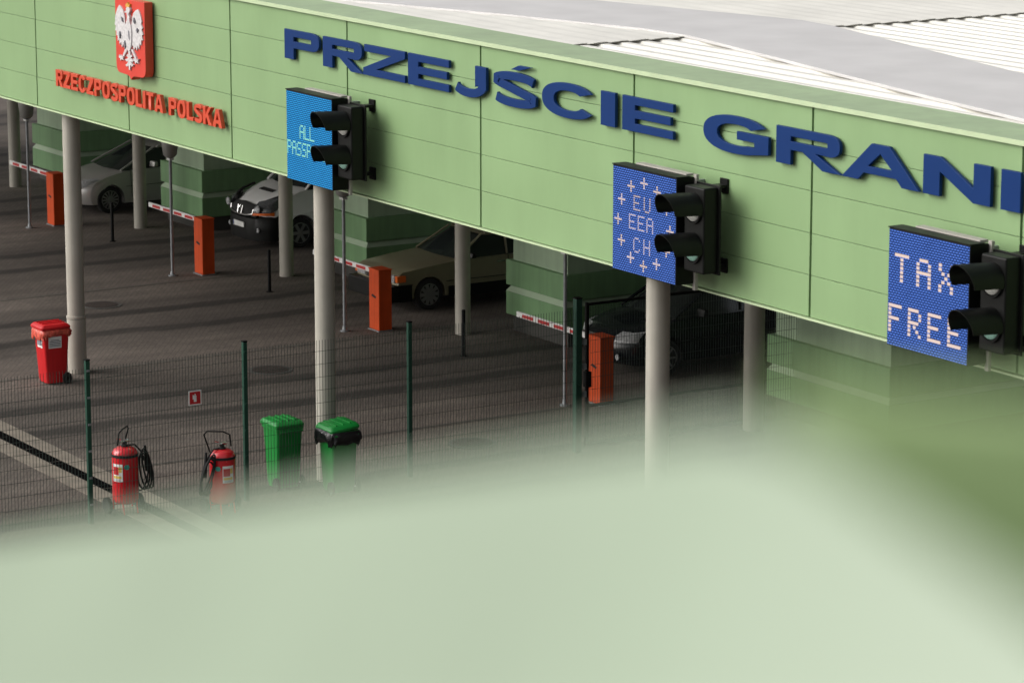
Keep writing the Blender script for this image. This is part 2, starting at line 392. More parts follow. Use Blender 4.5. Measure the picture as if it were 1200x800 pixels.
def letter(ch, x, z, w, h, sv, sh, yb, yf, m, parent):
    cu = bpy.data.curves.new('letter', 'CURVE'); cu.dimensions = '2D'; cu.fill_mode = 'BOTH'
    for c in glyph(ch, w, h, sv, sh):
        s = cu.splines.new('POLY'); s.points.add(len(c) - 1); s.use_cyclic_u = True
        for p, (a, b) in zip(s.points, c): p.co = (a, b, 0, 1)
    cu.extrude = (yb - yf)/2 - .006; cu.bevel_depth = .005; cu.bevel_resolution = 1; cu.offset = -.006
    t = bpy.data.objects.new('tmp', cu); col.objects.link(t)
    bpy.context.view_layer.update()
    me = bpy.data.meshes.new_from_object(t.evaluated_get(bpy.context.evaluated_depsgraph_get()))
    bpy.data.objects.remove(t)
    me.materials.clear(); me.materials.append(m)
    for p in me.polygons: p.use_smooth = True
    me.set_sharp_from_angle(angle=math.radians(30))
    me.transform(Matrix.Rotation(PI/2, 4, 'X')); me.name = 'letter'
    o = bpy.data.objects.new('letter', me); col.objects.link(o); o.location = (x, (yb + yf)/2, z); o.parent = parent
    return o
T = thing('channel_lettering', 'big dark blue raised capital letters reading PRZEJŚCIE GRANICZNE along the top of the fascia', 'sign lettering', (0, 0, 0))
blue = [('P', 8.87, 9.97), ('R', 10.08, 11.27), ('Z', 11.30, 12.52), ('E', 12.60, 13.74), ('J', 13.78, 14.73), ('Ś', 14.86, 16.06), ('C', 16.15, 17.43), ('I', 17.57, 17.91),
        ('E', 18.07, 19.22), ('G', 19.87, 21.23), ('R', 21.38, 22.63), ('A', 22.66, 24.10), ('N', 24.16, 25.33), ('I', 25.50, 25.83),
        ('C', 26.05, 27.33), ('Z', 27.43, 28.65), ('N', 28.78, 29.95), ('E', 30.1, 31.25)]
for ch, a, b in blue: letter(ch, a, 6.52, b - a, .445, .295 if ch != 'I' else .29, .105, -.38, -.428, M['blue'], T)
T = thing('channel_lettering', 'small red raised capital letters reading RZECZPOSPOLITA POLSKA under the eagle shield', 'sign lettering', (0, 0, 0))
x = .46
for ch in 'RZECZPOSPOLITA POLSKA':
    if ch == ' ': x += .17; continue
    w = {'I': .11, 'T': .27, 'L': .24, 'A': .33, 'O': .31, 'S': .285, 'C': .29, 'K': .31}.get(ch, .285)
    letter(ch, x, 5.20, w, .29, .095, .058, -.40, -.47, M['red'], T); x += w + .030
# ------------------------------------------------------------------ coat of arms
sh = thing('coat_of_arms', 'red shield with a crowned white eagle mounted on the green fascia above the red letters', 'emblem', (3.09, -.38, 5.66))
W_, H_ = 1.12, 1.30
pts = [(0, H_), (0, .20)] + [(.02, .12), (.07, .075), (.15, .06), (.42, .05), (.50, .03), (.56, -.02), (.62, .03), (.70, .05), (.97, .06), (1.05, .075), (1.10, .12), (1.12, .20), (1.12, H_)]
MB().prism_xz(pts, 0, -.15).build('shield', M['shield'], sh, bevel=.006)
def E_(x, y): return ((x - 100)/285*W_, H_ + .02 - (y - .21*(x - 100) + 12)/760*H_)
def epoly(P, y0, y1, m, name):
    MB().prism_xz([E_(*p) for p in P], y0, y1).build(name, m, sh, smooth=0)
epoly([(152, 78), (135, 108), (120, 150), (108, 205), (113, 222), (104, 262), (116, 275), (108, 320), (122, 325), (118, 372), (131, 368), (132, 425), (145, 405), (150, 462), (163, 430), (172, 488), (184, 445), (198, 505), (210, 450), (222, 470), (228, 400), (226, 320), (216, 268), (206, 258), (204, 190), (190, 130), (172, 98)], -.15, -.172, M['feather'], 'wing')
epoly([(334, 122), (348, 150), (360, 190), (368, 240), (362, 262), (376, 300), (366, 318), (380, 362), (367, 372), (376, 418), (360, 415), (358, 468), (344, 445), (338, 505), (324, 470), (314, 520), (302, 478), (288, 512), (280, 460), (268, 480), (262, 420), (262, 330), (268, 282), (272, 260), (276, 200), (292, 155), (312, 132)], -.15, -.172, M['feather'], 'wing')
epoly([(238, 170), (252, 165), (262, 190), (258, 230), (270, 275), (276, 340), (272, 430), (262, 500), (252, 520), (238, 518), (226, 480), (218, 410), (216, 330), (220, 275), (232, 230)], -.15, -.190, M['feather'], 'torso')
epoly([(230, 112), (240, 96), (256, 100), (268, 118), (266, 140), (254, 160), (254, 180), (238, 178), (236, 152), (214, 150), (212, 142), (230, 134)], -.15, -.194, M['feather'], 'head')
epoly([(224, 96), (222, 66), (232, 76), (240, 52), (249, 78), (262, 70), (258, 100)], -.15, -.187, M['gold'], 'crown')
for P in ([(212, 480), (228, 500), (192, 575), (180, 560)], [(276, 500), (262, 510), (300, 600), (312, 588)]): epoly(P, -.15, -.178, M['feather'], 'leg')
for cx, cy in ((168, 585), (312, 615)):
    epoly([(cx - 22, cy - 30), (cx - 8, cy - 10), (cx, cy - 26), (cx + 10, cy - 8), (cx + 26, cy - 20), (cx + 14, cy + 6), (cx + 20, cy + 26), (cx + 2, cy + 14), (cx - 10, cy + 30), (cx - 12, cy + 6), (cx - 26, cy - 2)], -.15, -.182, M['feather'], 'claw')
epoly([(236, 500), (256, 500), (254, 560), (268, 556), (272, 575), (256, 582), (270, 600), (284, 606), (276, 628), (256, 618), (270, 645), (282, 655), (268, 672), (254, 652), (248, 705), (240, 702), (236, 660), (216, 672), (206, 655), (224, 640), (234, 620), (212, 622), (206, 600), (226, 592), (234, 580), (218, 572), (224, 552), (236, 560)], -.15, -.180, M['feather'], 'tail')
for P in ([(178, 190), (190, 205), (196, 245), (184, 232)], [(300, 200), (312, 225), (308, 262), (296, 235)], [(244, 320), (256, 330), (262, 420), (250, 400)], [(330, 300), (340, 320), (330, 345), (322, 320)], [(200, 440), (208, 420), (216, 470), (208, 500)], [(160, 330), (168, 360), (158, 400), (154, 360)]):
    epoly(P, -.172, -.193, M['ink'], 'feather_shading')

# ------------------------------------------------------------------ LED signs
F57 = {'A': '01110 10001 10001 11111 10001 10001 10001', 'L': '10000 10000 10000 10000 10000 10000 11111', 'P': '11110 10001 10001 11110 10000 10000 10000',
       'S': '01111 10000 10000 01110 00001 00001 11110', 'O': '01110 10001 10001 10001 10001 10001 01110', 'R': '11110 10001 10001 11110 10100 10010 10001',
       'T': '11111 00100 00100 00100 00100 00100 00100', 'E': '11111 10000 10000 11110 10000 10000 11111', 'U': '10001 10001 10001 10001 10001 10001 01110',
       'C': '01110 10001 10000 10000 10000 10001 01110', 'H': '10001 10001 10001 11111 10001 10001 10001', 'X': '10001 10001 01010 00100 01010 10001 10001',
       'F': '11111 10000 10000 11110 10000 10000 10000', '+': '00000 00100 00100 11111 00100 00100 00000'}
def dots(mb, ch, x, ztop, px, pz, dx, dz):
    for r, row in enumerate(F57[ch].split()):
        for c, v in enumerate(row):
            if v == '1':
                cx, cz = x + c*px, ztop - r*pz
                mb.box(cx, cx + dx, -.006, -.002, cz - dz, cz)
def led_sign(X, label, pm, text, lm):
    w, h, d = 1.41, 1.33, .26
    t = thing('led_sign', label, 'LED sign', (X, -.95, 4.86), 0, 'LED lane signs on the fascia')
    MB().box(0, w, .0, d, 0, h).build('housing', M['black'], t, bevel=.008)
    MB().add([(.012, -.002, .012), (w - .012, -.002, .012), (w - .012, -.002, h - .012), (.012, -.002, h - .012)], [(0, 1, 2, 3)]).build('led_panel', pm, t)
    MB().box(-.005, w + .005, -.012, d*.75, h + .002, h + .014).build('rain_cover', M['black'], t)
    MB().box(.22, w - .08, d*.76, d + .05, h + .002, h + .03).build('rear_rail', M['trimgrey'], t)
    for (s, x, z, adv, px, pz, dx, dz) in text:
        for i, ch in enumerate(s):
            tb = MB(); dots(tb, ch, x + i*adv, h - z, px, pz, dx, dz)
            tb.build('star' if ch == '+' else 'letter', lm, t, smooth=0)
    for z in (.12, 1.18):
        for x in (.25, 1.1): MB().box(x, x + .06, d + .001, .598, z, z + .06).build('bracket', M['galv'], t)
    MB().box(w - .03, w + .03, d + .01, d + .05, -.08, h + .03).build('side_rail', M['trimgrey'], t)
    return t
led_sign(9.90, 'light blue LED sign reading ALL PASSPORTS, leftmost sign on the fascia', M['ledcyan'],
         [('ALL', .42, .48, .155, .029, .030, .017, .022), ('PASSPORTS', .03, .74, .152, .027, .030, .016, .022)], LED_C)
stars = [('+', .70 + .575*math.sin(a*PI/6) - .072, .665 - .52*math.cos(a*PI/6) - .09, 0, .033, .030, .022, .022) for a in range(12)]
led_sign(18.66, 'dark blue LED sign reading EU EEA CH inside a ring of stars', M['ledblue'],
         [('EU', .48, .33, .225, .031, .028, .016, .016), ('EEA', .38, .575, .195, .031, .028, .016, .016), ('CH', .48, .86, .225, .031, .028, .016, .016)] + stars, LED_W)
led_sign(24.24, 'dark blue LED sign reading TAX FREE in large letters, rightmost sign on the fascia', M['ledblue'],
         [('TAX', .12, .27, .385, .050, .047, .048, .034), ('FREE', .03, .85, .345, .046, .047, .044, .034)], LED_W)

# ------------------------------------------------------------------ two-light traffic signals
def signal(X, label):
    t = thing('traffic_light', label, 'traffic light', (X + .02, -.66, 5.06), 0, 'black two-lamp traffic lights on the fascia')
    # housing: front face at local y=-.22, back at 0 (the wall is at +.37)
    MB().box(-.21, .21, -.22, 0, 0, 1.06).build('housing', M['black'], t, bevel=.025, seg=3)
    MB().box(-.255, .255, -.015, .012, -.02, 1.08).build('backplate', M['black'], t, bevel=.006)
    for i, zc in enumerate((.30, .79)):
        MB().lathe([(.152, -.0), (.152, -.025), (.13, -.05), (.08, -.07), (.01, -.078)], (0, -.222, zc), 'y', 28).build('lens', M['lensgreen' if i == 0 else 'lens'], t)
        MB().lathe([(.185, 0), (.185, -.03), (.165, -.03), (.165, 0)], (0, -.222, zc), 'y', 28, caps=False).build('lens_ring', M['black'], t)
        # visor: open below, cut away towards the front
        v = MB(); n = 28; ro, ri = .200, .188
        A0, A1 = math.radians(-18), math.radians(198)
        def vring(r, k):
            out = []
            for j in range(n + 1):
                a = A0 + (A1 - A0)*j/n
                s = .5 + .5*math.sin(a)
                ln = .42 + .07*math.sin(a)
                out.append((r*math.cos(a), -.225 - ln*k, zc + r*math.sin(a)*(1 - .0*k) + .02*k))
            return out
        rings = [vring(ro, 0), vring(ro, .5), vring(ro, 1), vring(ri, 1), vring(ri, .5), vring(ri, 0)]
        v.loft(rings, closed=False, caps=False); v.build('visor', M['black'], t, smooth=50)
    for z in (.03, 1.02):
        b = MB().box(-.16, -.02, .012, .28, z - .02, z + .02).box(-.16, -.10, .0, .02, z - .05, z + .05)
        b.box(-.17, -.01, .28, .31, z - .09, z + .09); b.build('bracket', M['black'], t, bevel=.005)
    return t
signal(11.52, 'black two-lamp traffic light beside the ALL PASSPORTS sign')
signal(20.32, 'black two-lamp traffic light beside the EU EEA CH sign')
signal(25.93, 'black two-lamp traffic light beside the TAX FREE sign')

# ------------------------------------------------------------------ control booths
def booth(x1, w, label, d=4.2):
    t = thing('control_booth', label, 'booth', (x1 - w, 8.5, 0), 0, 'green booths on the islands')
    MB().box(.1, w - .1, .12, d - .1, .0, .32).build('plinth', M['plinth'], t)
    MB().box(.10, w - .10, .10, d - .1, .321, 2.75).build('wall', M['booth'], t, bevel=.01)
    MB().box(0, w, 0, d, .32, .76).build('skirt_panel', M['boothdark'], t, bevel=.012)
    MB().box(0, w, 0, d, .88, 1.36).build('skirt_panel', M['boothdark'], t, bevel=.012)
    MB().loft([[(-.0, -.0, .762), (w, 0, .762), (w, d, .762), (0, d, .762)], [(.07, .07, .858), (w - .07, .07, .858), (w - .07, d - .07, .858), (.07, d - .07, .858)]]).build('ledge', M['boothtrim'], t)
    MB().box(-.15, w + .15, -.25, d + .15, 2.752, 2.95).build('roof', M['booth'], t, bevel=.01)
    f = MB().box(.35, w - .35, .07, .099, 1.95, 2.6).build('window', M['black'], t)
    MB().box(.42, w - .42, .06, .069, 2.0, 2.55).build('pane', M['glass'], f)
    f = MB().box(w - .099, w - .07, .7, 2.6, 1.75, 2.6).build('window', M['black'], t)
    MB().box(w - .069, w - .06, .78, 2.52, 1.82, 2.54).build('pane', M['glass'], f)
    return t
booth(-19.3, 2.1, 'green panelled booth farthest left, behind the silver car')
booth(-12.1, 2.1, 'green panelled booth between the silver car and the white van')
booth(-4.65, 2.1, 'green panelled booth between the white van and the olive saloon')
booth(2.85, 2.1, 'green panelled booth between the olive saloon and the dark car')
booth(12.4, 3.3, 'green panelled booth at the far right behind the fence')

# ------------------------------------------------------------------ barriers, lamp posts, bollards
def barrier(X, Y):
    t = thing('barrier_gate', None, 'barrier', (X, Y, 0), 0, 'orange boom barriers across the lanes')
    MB().box(-.19, .19, -.13, .15, .02, 1.16).build('cabinet', M['orange'], t, bevel=.012)
    MB().box(-.20, .20, -.14, .16, 1.161, 1.185).build('lid', M['orange'], t, bevel=.006)
    MB().box(-.21, .21, -.15, .17, 0, .02).build('base_plate', M['galv'], t)
    MB().add([(-.10, -.133, .66), (.06, -.133, .62), (.09, -.133, .66), (-.06, -.133, .70)], [(0, 1, 2, 3)]).build('badge', M['blackmat'], t)
    MB().box(-.3, -.12, .155, .2, .9, 1.12).build('arm_clamp', M['galv'], t)
    arm = MB().box(-3.05, -.19, .205, .245, .97, 1.07).build('arm', M['white'], t, bevel=.006)
    for k in range(5):
        a = -.40 - k*.52
        MB().box(a - .37, a, .202, .2045, .985, 1.045).build('red_stripe', M['armred'], arm)
    return t
b0 = barrier(-14.75, 6.15)
labs = ['orange boom barrier at the far left in front of the silver car', 'orange boom barrier in front of the white van', 'orange boom barrier in front of the olive saloon', 'orange boom barrier by the fence gate in front of the dark car']
for i, (X, Y) in enumerate(((-14.75, 6.15), (-7.5, 6.25), (-.50, 6.47), (7.0, 6.54))):
    o = b0 if i == 0 else copy_tree(b0)
    o.location = (X, Y, 0); o['label'] = labs[i]

def lamp_post():
    t = thing('signal_post', None, 'post', (0, 0, 0), 0, 'thin grey signal posts beside the barriers')
    MB().tube([(0, 0, 0), (0, 0, 2.47)], .032, 12).build('pole', M['galv'], t)
    MB().lathe([(.09, 0), (.09, .02), (.05, .03), (.04, .10)], n=16).build('foot', M['galv'], t)
    MB().box(-.07, .07, -.05, .05, 2.41, 2.45).build('clamp', M['white'], t)
    MB().lathe([(.10, 2.475), (.14, 2.52), (.19, 2.85), (.17, 2.93), (.05, 2.97)], n=20).build('lamp_housing', M['greyedge'], t)
    MB().lathe([(.05, 2.452), (.10, 2.474)], n=16).build('lamp_neck', M['galv'], t)
    return t
p0 = lamp_post()
labs = ['thin grey signal post at the far left', 'thin grey signal post by the second barrier from the left', 'thin grey signal post standing right of the second front column', 'thin grey signal post by the fence gate']
for i, (X, Y) in enumerate(((-14.68, 5.48), (-7.66, 5.6), (-.73, 5.83), (6.83, 5.93))):
    o = p0 if i == 0 else copy_tree(p0)
    o.location = (X, Y, 0); o['label'] = labs[i]; o.scale.z = (1, 1, 1.045, 1.085)[i]
def bollard():
    t = thing('bollard', None, 'bollard', (0, 0, 0), 0, 'thin black bollards beside the lanes')
    MB().lathe([(.035, 0), (.035, .84), (.028, .86)], n=14).build('tube', M['bollard'], t)
    MB().lathe([(.07, 0), (.07, .012), (.036, .02)], n=14).build('foot_plate', M['bollard'], t)
    return t
k0 = bollard()
labs = ['thin black bollard in front of the silver car', 'thin black bollard in front of the white van', 'thin black bollard at the back column right of the olive saloon']
for i, (X, Y) in enumerate(((-12.08, 6.3), (-5.02, 6.47), (2.41, 6.57))):
    o = k0 if i == 0 else copy_tree(k0)
    o.location = (X, Y, 0); o['label'] = labs[i]

# ------------------------------------------------------------------ vehicles (front towards -Y, local y=0 at the nose)
def body_mesh(prof, W, archs, r, nose=.22, tail=.18, drop=.05, tuck=.05, wz=.6):
    """side outline (front bottom -> over the top -> rear bottom), arches cut from below, lofted across the width"""
    out = list(prof)
    bot = prof[-1][1]
    under = []
    for yc in sorted(archs, reverse=True):
        zc = .31 * r/.36
        dz = bot - zc; a = math.asin(max(-1, min(1, dz/r)))
        n = 14
        for i in range(n + 1):
            an = a + (PI - 2*a)*i/n
            under.append((yc + r*math.cos(an), zc + r*math.sin(an)))
    ring = out + under
    L_ = max(p[0] for p in prof); top = max(p[1] for p in prof)
    ts = [-1, -.985, -.93, -.8, -.55, -.25, 0, .25, .55, .8, .93, .985, 1]
    mb = MB(); rings = []
    for t in ts:
        a = abs(t); ringp = []
        for (y, z) in ring:
            fy = max(0, 1 - y/1.0); ry = max(0, 1 - (L_ - y)/.9)
            yy = y + nose*(a**3.2)*fy**1.2 - tail*(a**3.5)*ry
            zz = z - drop*(a**6)*max(0, (z - .55)/(top - .55))
            wx = W*(1 - tuck*((z - wz)/.45)**2*(.5 if z < wz else 1)) * (1 - .05*fy - .04*ry)
            if a > .99: yy = yy; 
            ins = (1 - a)*0
            xs = t*wx
            ringp.append((xs, yy, zz))
        rings.append(ringp)
    mb.loft(rings, True, True)
    return mb
def green_mesh(prof, wb, wr, zb, zr, bow=.10):
    ts = [-1, -.96, -.8, -.5, 0, .5, .8, .96, 1]; rings = []
    for t in ts:
        a = abs(t); R_ = []
        ym = sum(p[0] for p in prof)/len(prof)
        for (y, z) in prof:
            k = (z - zb)/(zr - zb); w = wb + (wr - wb)*k
            yy = y + (bow*a**2.5)*(1 if y < ym else -1)
            R_.append((t*w, yy, z - .03*a**4*k))
        rings.append(R_)
    return MB().loft(rings, True, True)
def wheel(parent, x, y, r, w, side, spokes, rr=.62, cover=False):
    o = MB().lathe([(r*.66, -w/2), (r*.9, -w/2), (r*.985, -w*.36), (r, 0), (r*.985, w*.36), (r*.9, w/2), (r*.66, w/2)], (0, 0, 0), 'x', 32).build('wheel', M['rubber'], parent, (x, y, r))
    s = side; e = w/2
    rim = MB().lathe([(r*.68, s*(e + .002)), (r*.64, s*(e + .004)), (r*.60, s*(e - .03)), (r*.2, s*(e - .03))], (0, 0, 0), 'x', 32, caps=False)
    for k in range(spokes):
        a = 2*PI*k/spokes
        rim.beam((s*(e - .012), 0, 0), (s*(e - .006), r*.62*math.cos(a), r*.62*math.sin(a)), .035 if not cover else .07, .02, (1, 0, 0))
    rim.lathe([(.075, s*(e - .03)), (.07, s*(e + .004)), (.02, s*(e + .008))], (0, 0, 0), 'x', 20)
    rim.build('rim', M['rim'], o)
    MB().lathe([(r*.63, s*(e - .05)), (.01, s*(e - .05))], (0, 0, 0), 'x', 24).build('brake_well', M['blackmat'], o)
    return o
def side_line(mb, pts, x, th=.008, w=.012):
    for p, q in zip(pts, pts[1:]): mb.beam((x, p[0], p[1]), (x, q[0], q[1]), th, w, (1, 0, 0))
def num_plate(t, x, y, z, w=.50):
    p = MB().box(x - w/2, x + w/2, y - .012, y, z - .055, z + .055).build('number_plate', M['white'], t)
    MB().box(x - w/2 + .002, x - w/2 + .04, y - .0145, y - .0122, z - .05, z + .05).build('plate_band', M['blue'], p)
def glass_pillars(t, m, wb, wr, zb, zr, lines, th=.045):
    for (y0, z0, y1, z1, w) in lines:
        for s in (-1, 1):
            def xw(z): return s*(wb + (wr - wb)*(z - zb)/(zr - zb) + .004)
            MB().beam((xw(z0), y0, z0), (xw(z1), y1, z1), .03, w, (1, 0, 0)).build('pillar', m, t, bevel=.006)
def mirrors(t, m, x, y, z, sx=.19, sz=.13):
    for s in (-1, 1):
        o = MB().loft([[(s*(x + .03 + a*sx), y + yy + .03*a, z + zz*(1 - .15*a)) for yy, zz in ((-.06, -sz/2), (.05, -sz/2), (.05, sz/2), (-.03, sz/2))] for a in (0, .5, 1)]).build('mirror', m, t, bevel=.015, seg=3)
        MB().box(min(s*(x - .06), s*(x + .05)), max(s*(x - .06), s*(x + .05)), y - .02, y + .03, z - sz/2 - .015, z - sz/2 + .02).build('mirror_arm', M['blackmat'], o)

# --- silver hatchback
def silver_car(X, Y):
    t = thing('parked_car', 'silver hatchback waiting at the leftmost visible booth', 'car', (X, Y, 0))
    pr = [(.10, .22), (.02, .30), (.0, .45), (.03, .58), (.10, .68), (.25, .76), (.60, .87), (1.0, .95), (1.25, .985), (1.5, 1.0), (2.6, 1.02), (3.6, 1.03), (3.98, 1.02), (4.08, .85), (4.12, .55), (4.05, .30), (3.98, .22)]
    bm = body_mesh(pr, .865, (.80, 3.35), .365, nose=.34); bm.build('bodywork', M['silver'], t, smooth=45)
    g = [(1.02, .95), (1.95, 1.42), (2.15, 1.455), (3.2, 1.45), (3.7, 1.38), (4.0, 1.0)]
    green_mesh(g, .80, .60, .95, 1.45, .14).build('window_glass', M['glass'], t, smooth=40)
    rf = [(1.93, 1.425), (2.12, 1.468), (2.6, 1.485), (3.3, 1.47), (3.72, 1.40), (3.7, 1.37), (3.2, 1.43), (2.2, 1.43)]
    green_mesh(rf, .80, .615, .95, 1.45, .14).build('roof', M['silver'], t, smooth=40)
    glass_pillars(t, M['silver'], .80, .60, .95, 1.45, [(1.10, .97, 2.05, 1.43, .055), (2.12, 1.43, 3.6, 1.39, .05), (2.62, 1.0, 2.72, 1.44, .07), (3.95, 1.0, 3.72, 1.38, .20)])
    mirrors(t, M['silver'], .82, 1.86, 1.08)
    for s in (-1, 1):
        h = MB().loft([[(s*(.50 + .30*a), .075 + .36*a*a + dy, z) for dy, z in ((.0, .60 + .04*a), (.04, .73 + .05*a), (.35*a + .05, .78 + .05*a), (.25*a + .06, .66 + .04*a))] for a in (0, .35, .7, 1)])
        h.build('headlight', M['lampglass'], t, smooth=60)
        for y in (.80, 3.35): wheel(t, s*.76, y, .315, .2, s, 14)
        l = MB(); side_line(l, [(1.35, .35), (1.32, .96)], s*.868); side_line(l, [(2.60, .35), (2.62, .98)], s*.868); side_line(l, [(1.2, .60), (3.2, .62)], s*.868)
        l.build('door_gap', M['blackmat'], t)
        MB().box(min(s*.862, s*.885), max(s*.862, s*.885), 2.35, 2.55, .86, .885).build('door_handle', M['silver'], t)
    MB().box(-.32, .32, -.006, .05, .40, .50).build('grille', M['blackmat'], t)
    MB().box(-.40, .40, .015, .09, .60, .665).build('grille', M['blackmat'], t)
    num_plate(t, 0, -.005, .45)
    return t
silver_car(-16.38, 7.05)

# --- white van
def van(X, Y):
    t = thing('parked_van', 'white panel van with a dark bumper waiting at its booth', 'van', (X, Y, 0))
    pr = [(.14, .24), (.06, .32), (.02, .48), (.03, .66), (.07, .80), (.16, .92), (.32, 1.03), (.60, 1.15), (.95, 1.26), (1.15, 1.30), (4.7, 1.32), (4.78, 1.28), (4.80, .6), (4.75, .30), (4.7, .26)]
    body_mesh(pr, .95, (.95, 4.05), .40, nose=.36, tuck=.03).build('bodywork', M['vanwhite'], t, smooth=45)
    g = [(1.0, 1.24), (1.62, 1.86), (1.72, 1.90), (4.70, 1.92), (4.76, 1.28)]
    up = [(2.62, 1.25), (2.62, 1.93), (4.70, 1.95), (4.79, 1.28)]
    green_mesh(g, .885, .78, 1.24, 1.92, .16).build('window_glass', M['glass'], t, smooth=40)
    green_mesh(up, .905, .80, 1.25, 1.95, .0).build('cargo_side', M['vanwhite'], t, smooth=40)
    rf = [(1.58, 1.86), (1.72, 1.93), (2.2, 1.965), (4.72, 1.975), (4.72, 1.93), (1.75, 1.88)]
    green_mesh(rf, .89, .80, 1.24, 1.92, .16).build('roof', M['vanwhite'], t, smooth=40)
    glass_pillars(t, M['vanwhite'], .885, .78, 1.24, 1.92, [(1.12, 1.25, 1.76, 1.87, .08), (1.75, 1.88, 2.62, 1.90, .07)])
    mirrors(t, M['black'], .90, 1.35, 1.42, .2, .30)
    # dark plastic bumper wrapping the nose
    bp = []
    for a in [i/10 - 1 for i in range(21)]:
        yo = .36*abs(a)**3.2
        bp.append([(a*.93, yo + y, z) for y, z in ((-.03, .19), (-.05, .42), (-.03, .66), (.10, .74), (.20, .70), (.18, .19))])
    MB().loft(bp).build('bumper', M['black'], t, smooth=50)
    # dark band over the grille and the chrome frame with two openings
    gr = []
    for a in [i/8 - 1 for i in range(17)]:
        yo = .34*abs(a*.62)**3.2
        gr.append([(a*.58, yo + y, z - .05*abs(a)) for y, z in ((-.012, .74), (.015, .90), (.13, .985), (.14, .74))])
    MB().loft(gr).build('grille', M['blackmat'], t, smooth=50)
    fr = MB()
    def gp(x, z): return (x, .34*abs(x/.93)**3.2 - .03 + (z - .74)*.22, z)
    fr.tube([gp(x, z) for x, z in ((-.52, .86), (-.50, .76), (-.3, .725), (0, .715), (.3, .725), (.50, .76), (.52, .86))], .022, 8)
    fr.tube([gp(-.1, .90), gp(-.08, .73)], .02, 8); fr.tube([gp(.1, .90), gp(.08, .73)], .02, 8)
    fr.build('grille_frame', M['chrome'], t)
    em = MB().tube([gp(0, .90), (-.055, -.035, .82), gp(0, .735), (.055, -.035, .82), gp(0, .90)], .013, 6); em.build('emblem', M['chrome'], t)
    for s in (-1, 1):
        rings = []
        for a in (0, .25, .5, .75, 1):
            x = .55 + .34*a; yo = .36*(x/.95)**3.2 + .02
            rings.append([(s*x, yo + dy - .02, z) for dy, z in ((-.045, .79 + .02*a), (-.02, .92 + .06*a), (.10 + .1*a, 1.03 + .10*a), (.16 + .1*a, .9))])
        hl = MB().loft(rings).build('headlight', M['lampdark'], t, smooth=60)
        MB().lathe([(.085, 0), (.075, -.02), (.02, -.03)], (s*.70, .055, .885), 'y', 18).build('reflector', M['lampglass'], hl)
        MB().beam((s*.56, .015, .815), (s*.84, .20, .85), .02, .022).build('chrome_edge', M['chrome'], hl)
        rings = []
        for a in (0, .33, .66, 1):
            x = .50 + .40*a; yo = .36*(x/.95)**3.2
            rings.append([(s*x, yo + dy, z) for dy, z in ((-.035, .735 + .02*a), (-.03, .785 + .03*a), (.05, .79 + .03*a), (.05, .735))])
        MB().loft(rings).build('turn_signal', M['amber'], t, smooth=60)
        st = [gp(.62, .93)]
        MB().tube([(s*.56, .10, .93), (s*.66, .26, 1.035), (s*.80, .48, 1.13), (s*.88, .8, 1.20)], .028, 6).build('hood_gap', M['blackmat'], t)
        MB().lathe([(.05, 0), (.045, -.02)], (s*.66, .075, .42), 'y', 16).build('fog_lamp', M['lampglass'], t)
        for y in (.95, 4.05): wheel(t, s*.83, y, .33, .21, s, 6, cover=True)
        l = MB(); side_line(l, [(1.42, .4), (1.40, 1.25)], s*.953); side_line(l, [(2.55, .4), (2.55, 1.9)], s*.94); side_line(l, [(3.9, .5), (3.9, 1.3)], s*.953)
        l.build('door_gap', M['blackmat'], t)
        MB().box(min(s*.95, s*.975), max(s*.95, s*.975), 2.25, 2.45, 1.02, 1.055).build('door_handle', M['black'], t)
        MB().box(min(s*.948, s*.966), max(s*.948, s*.966), 1.46, 3.6, .52, .62).build('side_moulding', M['black'], t)
    MB().loft([[(x, .60 + dy, 1.157 + dy*.29) for dy in (0,)] + [(x, .72, 1.192), (x, .72, 1.20), (x, .60, 1.168)] for x in (-.30, .30)]).build('hood_vent', M['blackmat'], t)
    num_plate(t, 0, -.052, .50)
    return t
van(-10.12, 8.45)

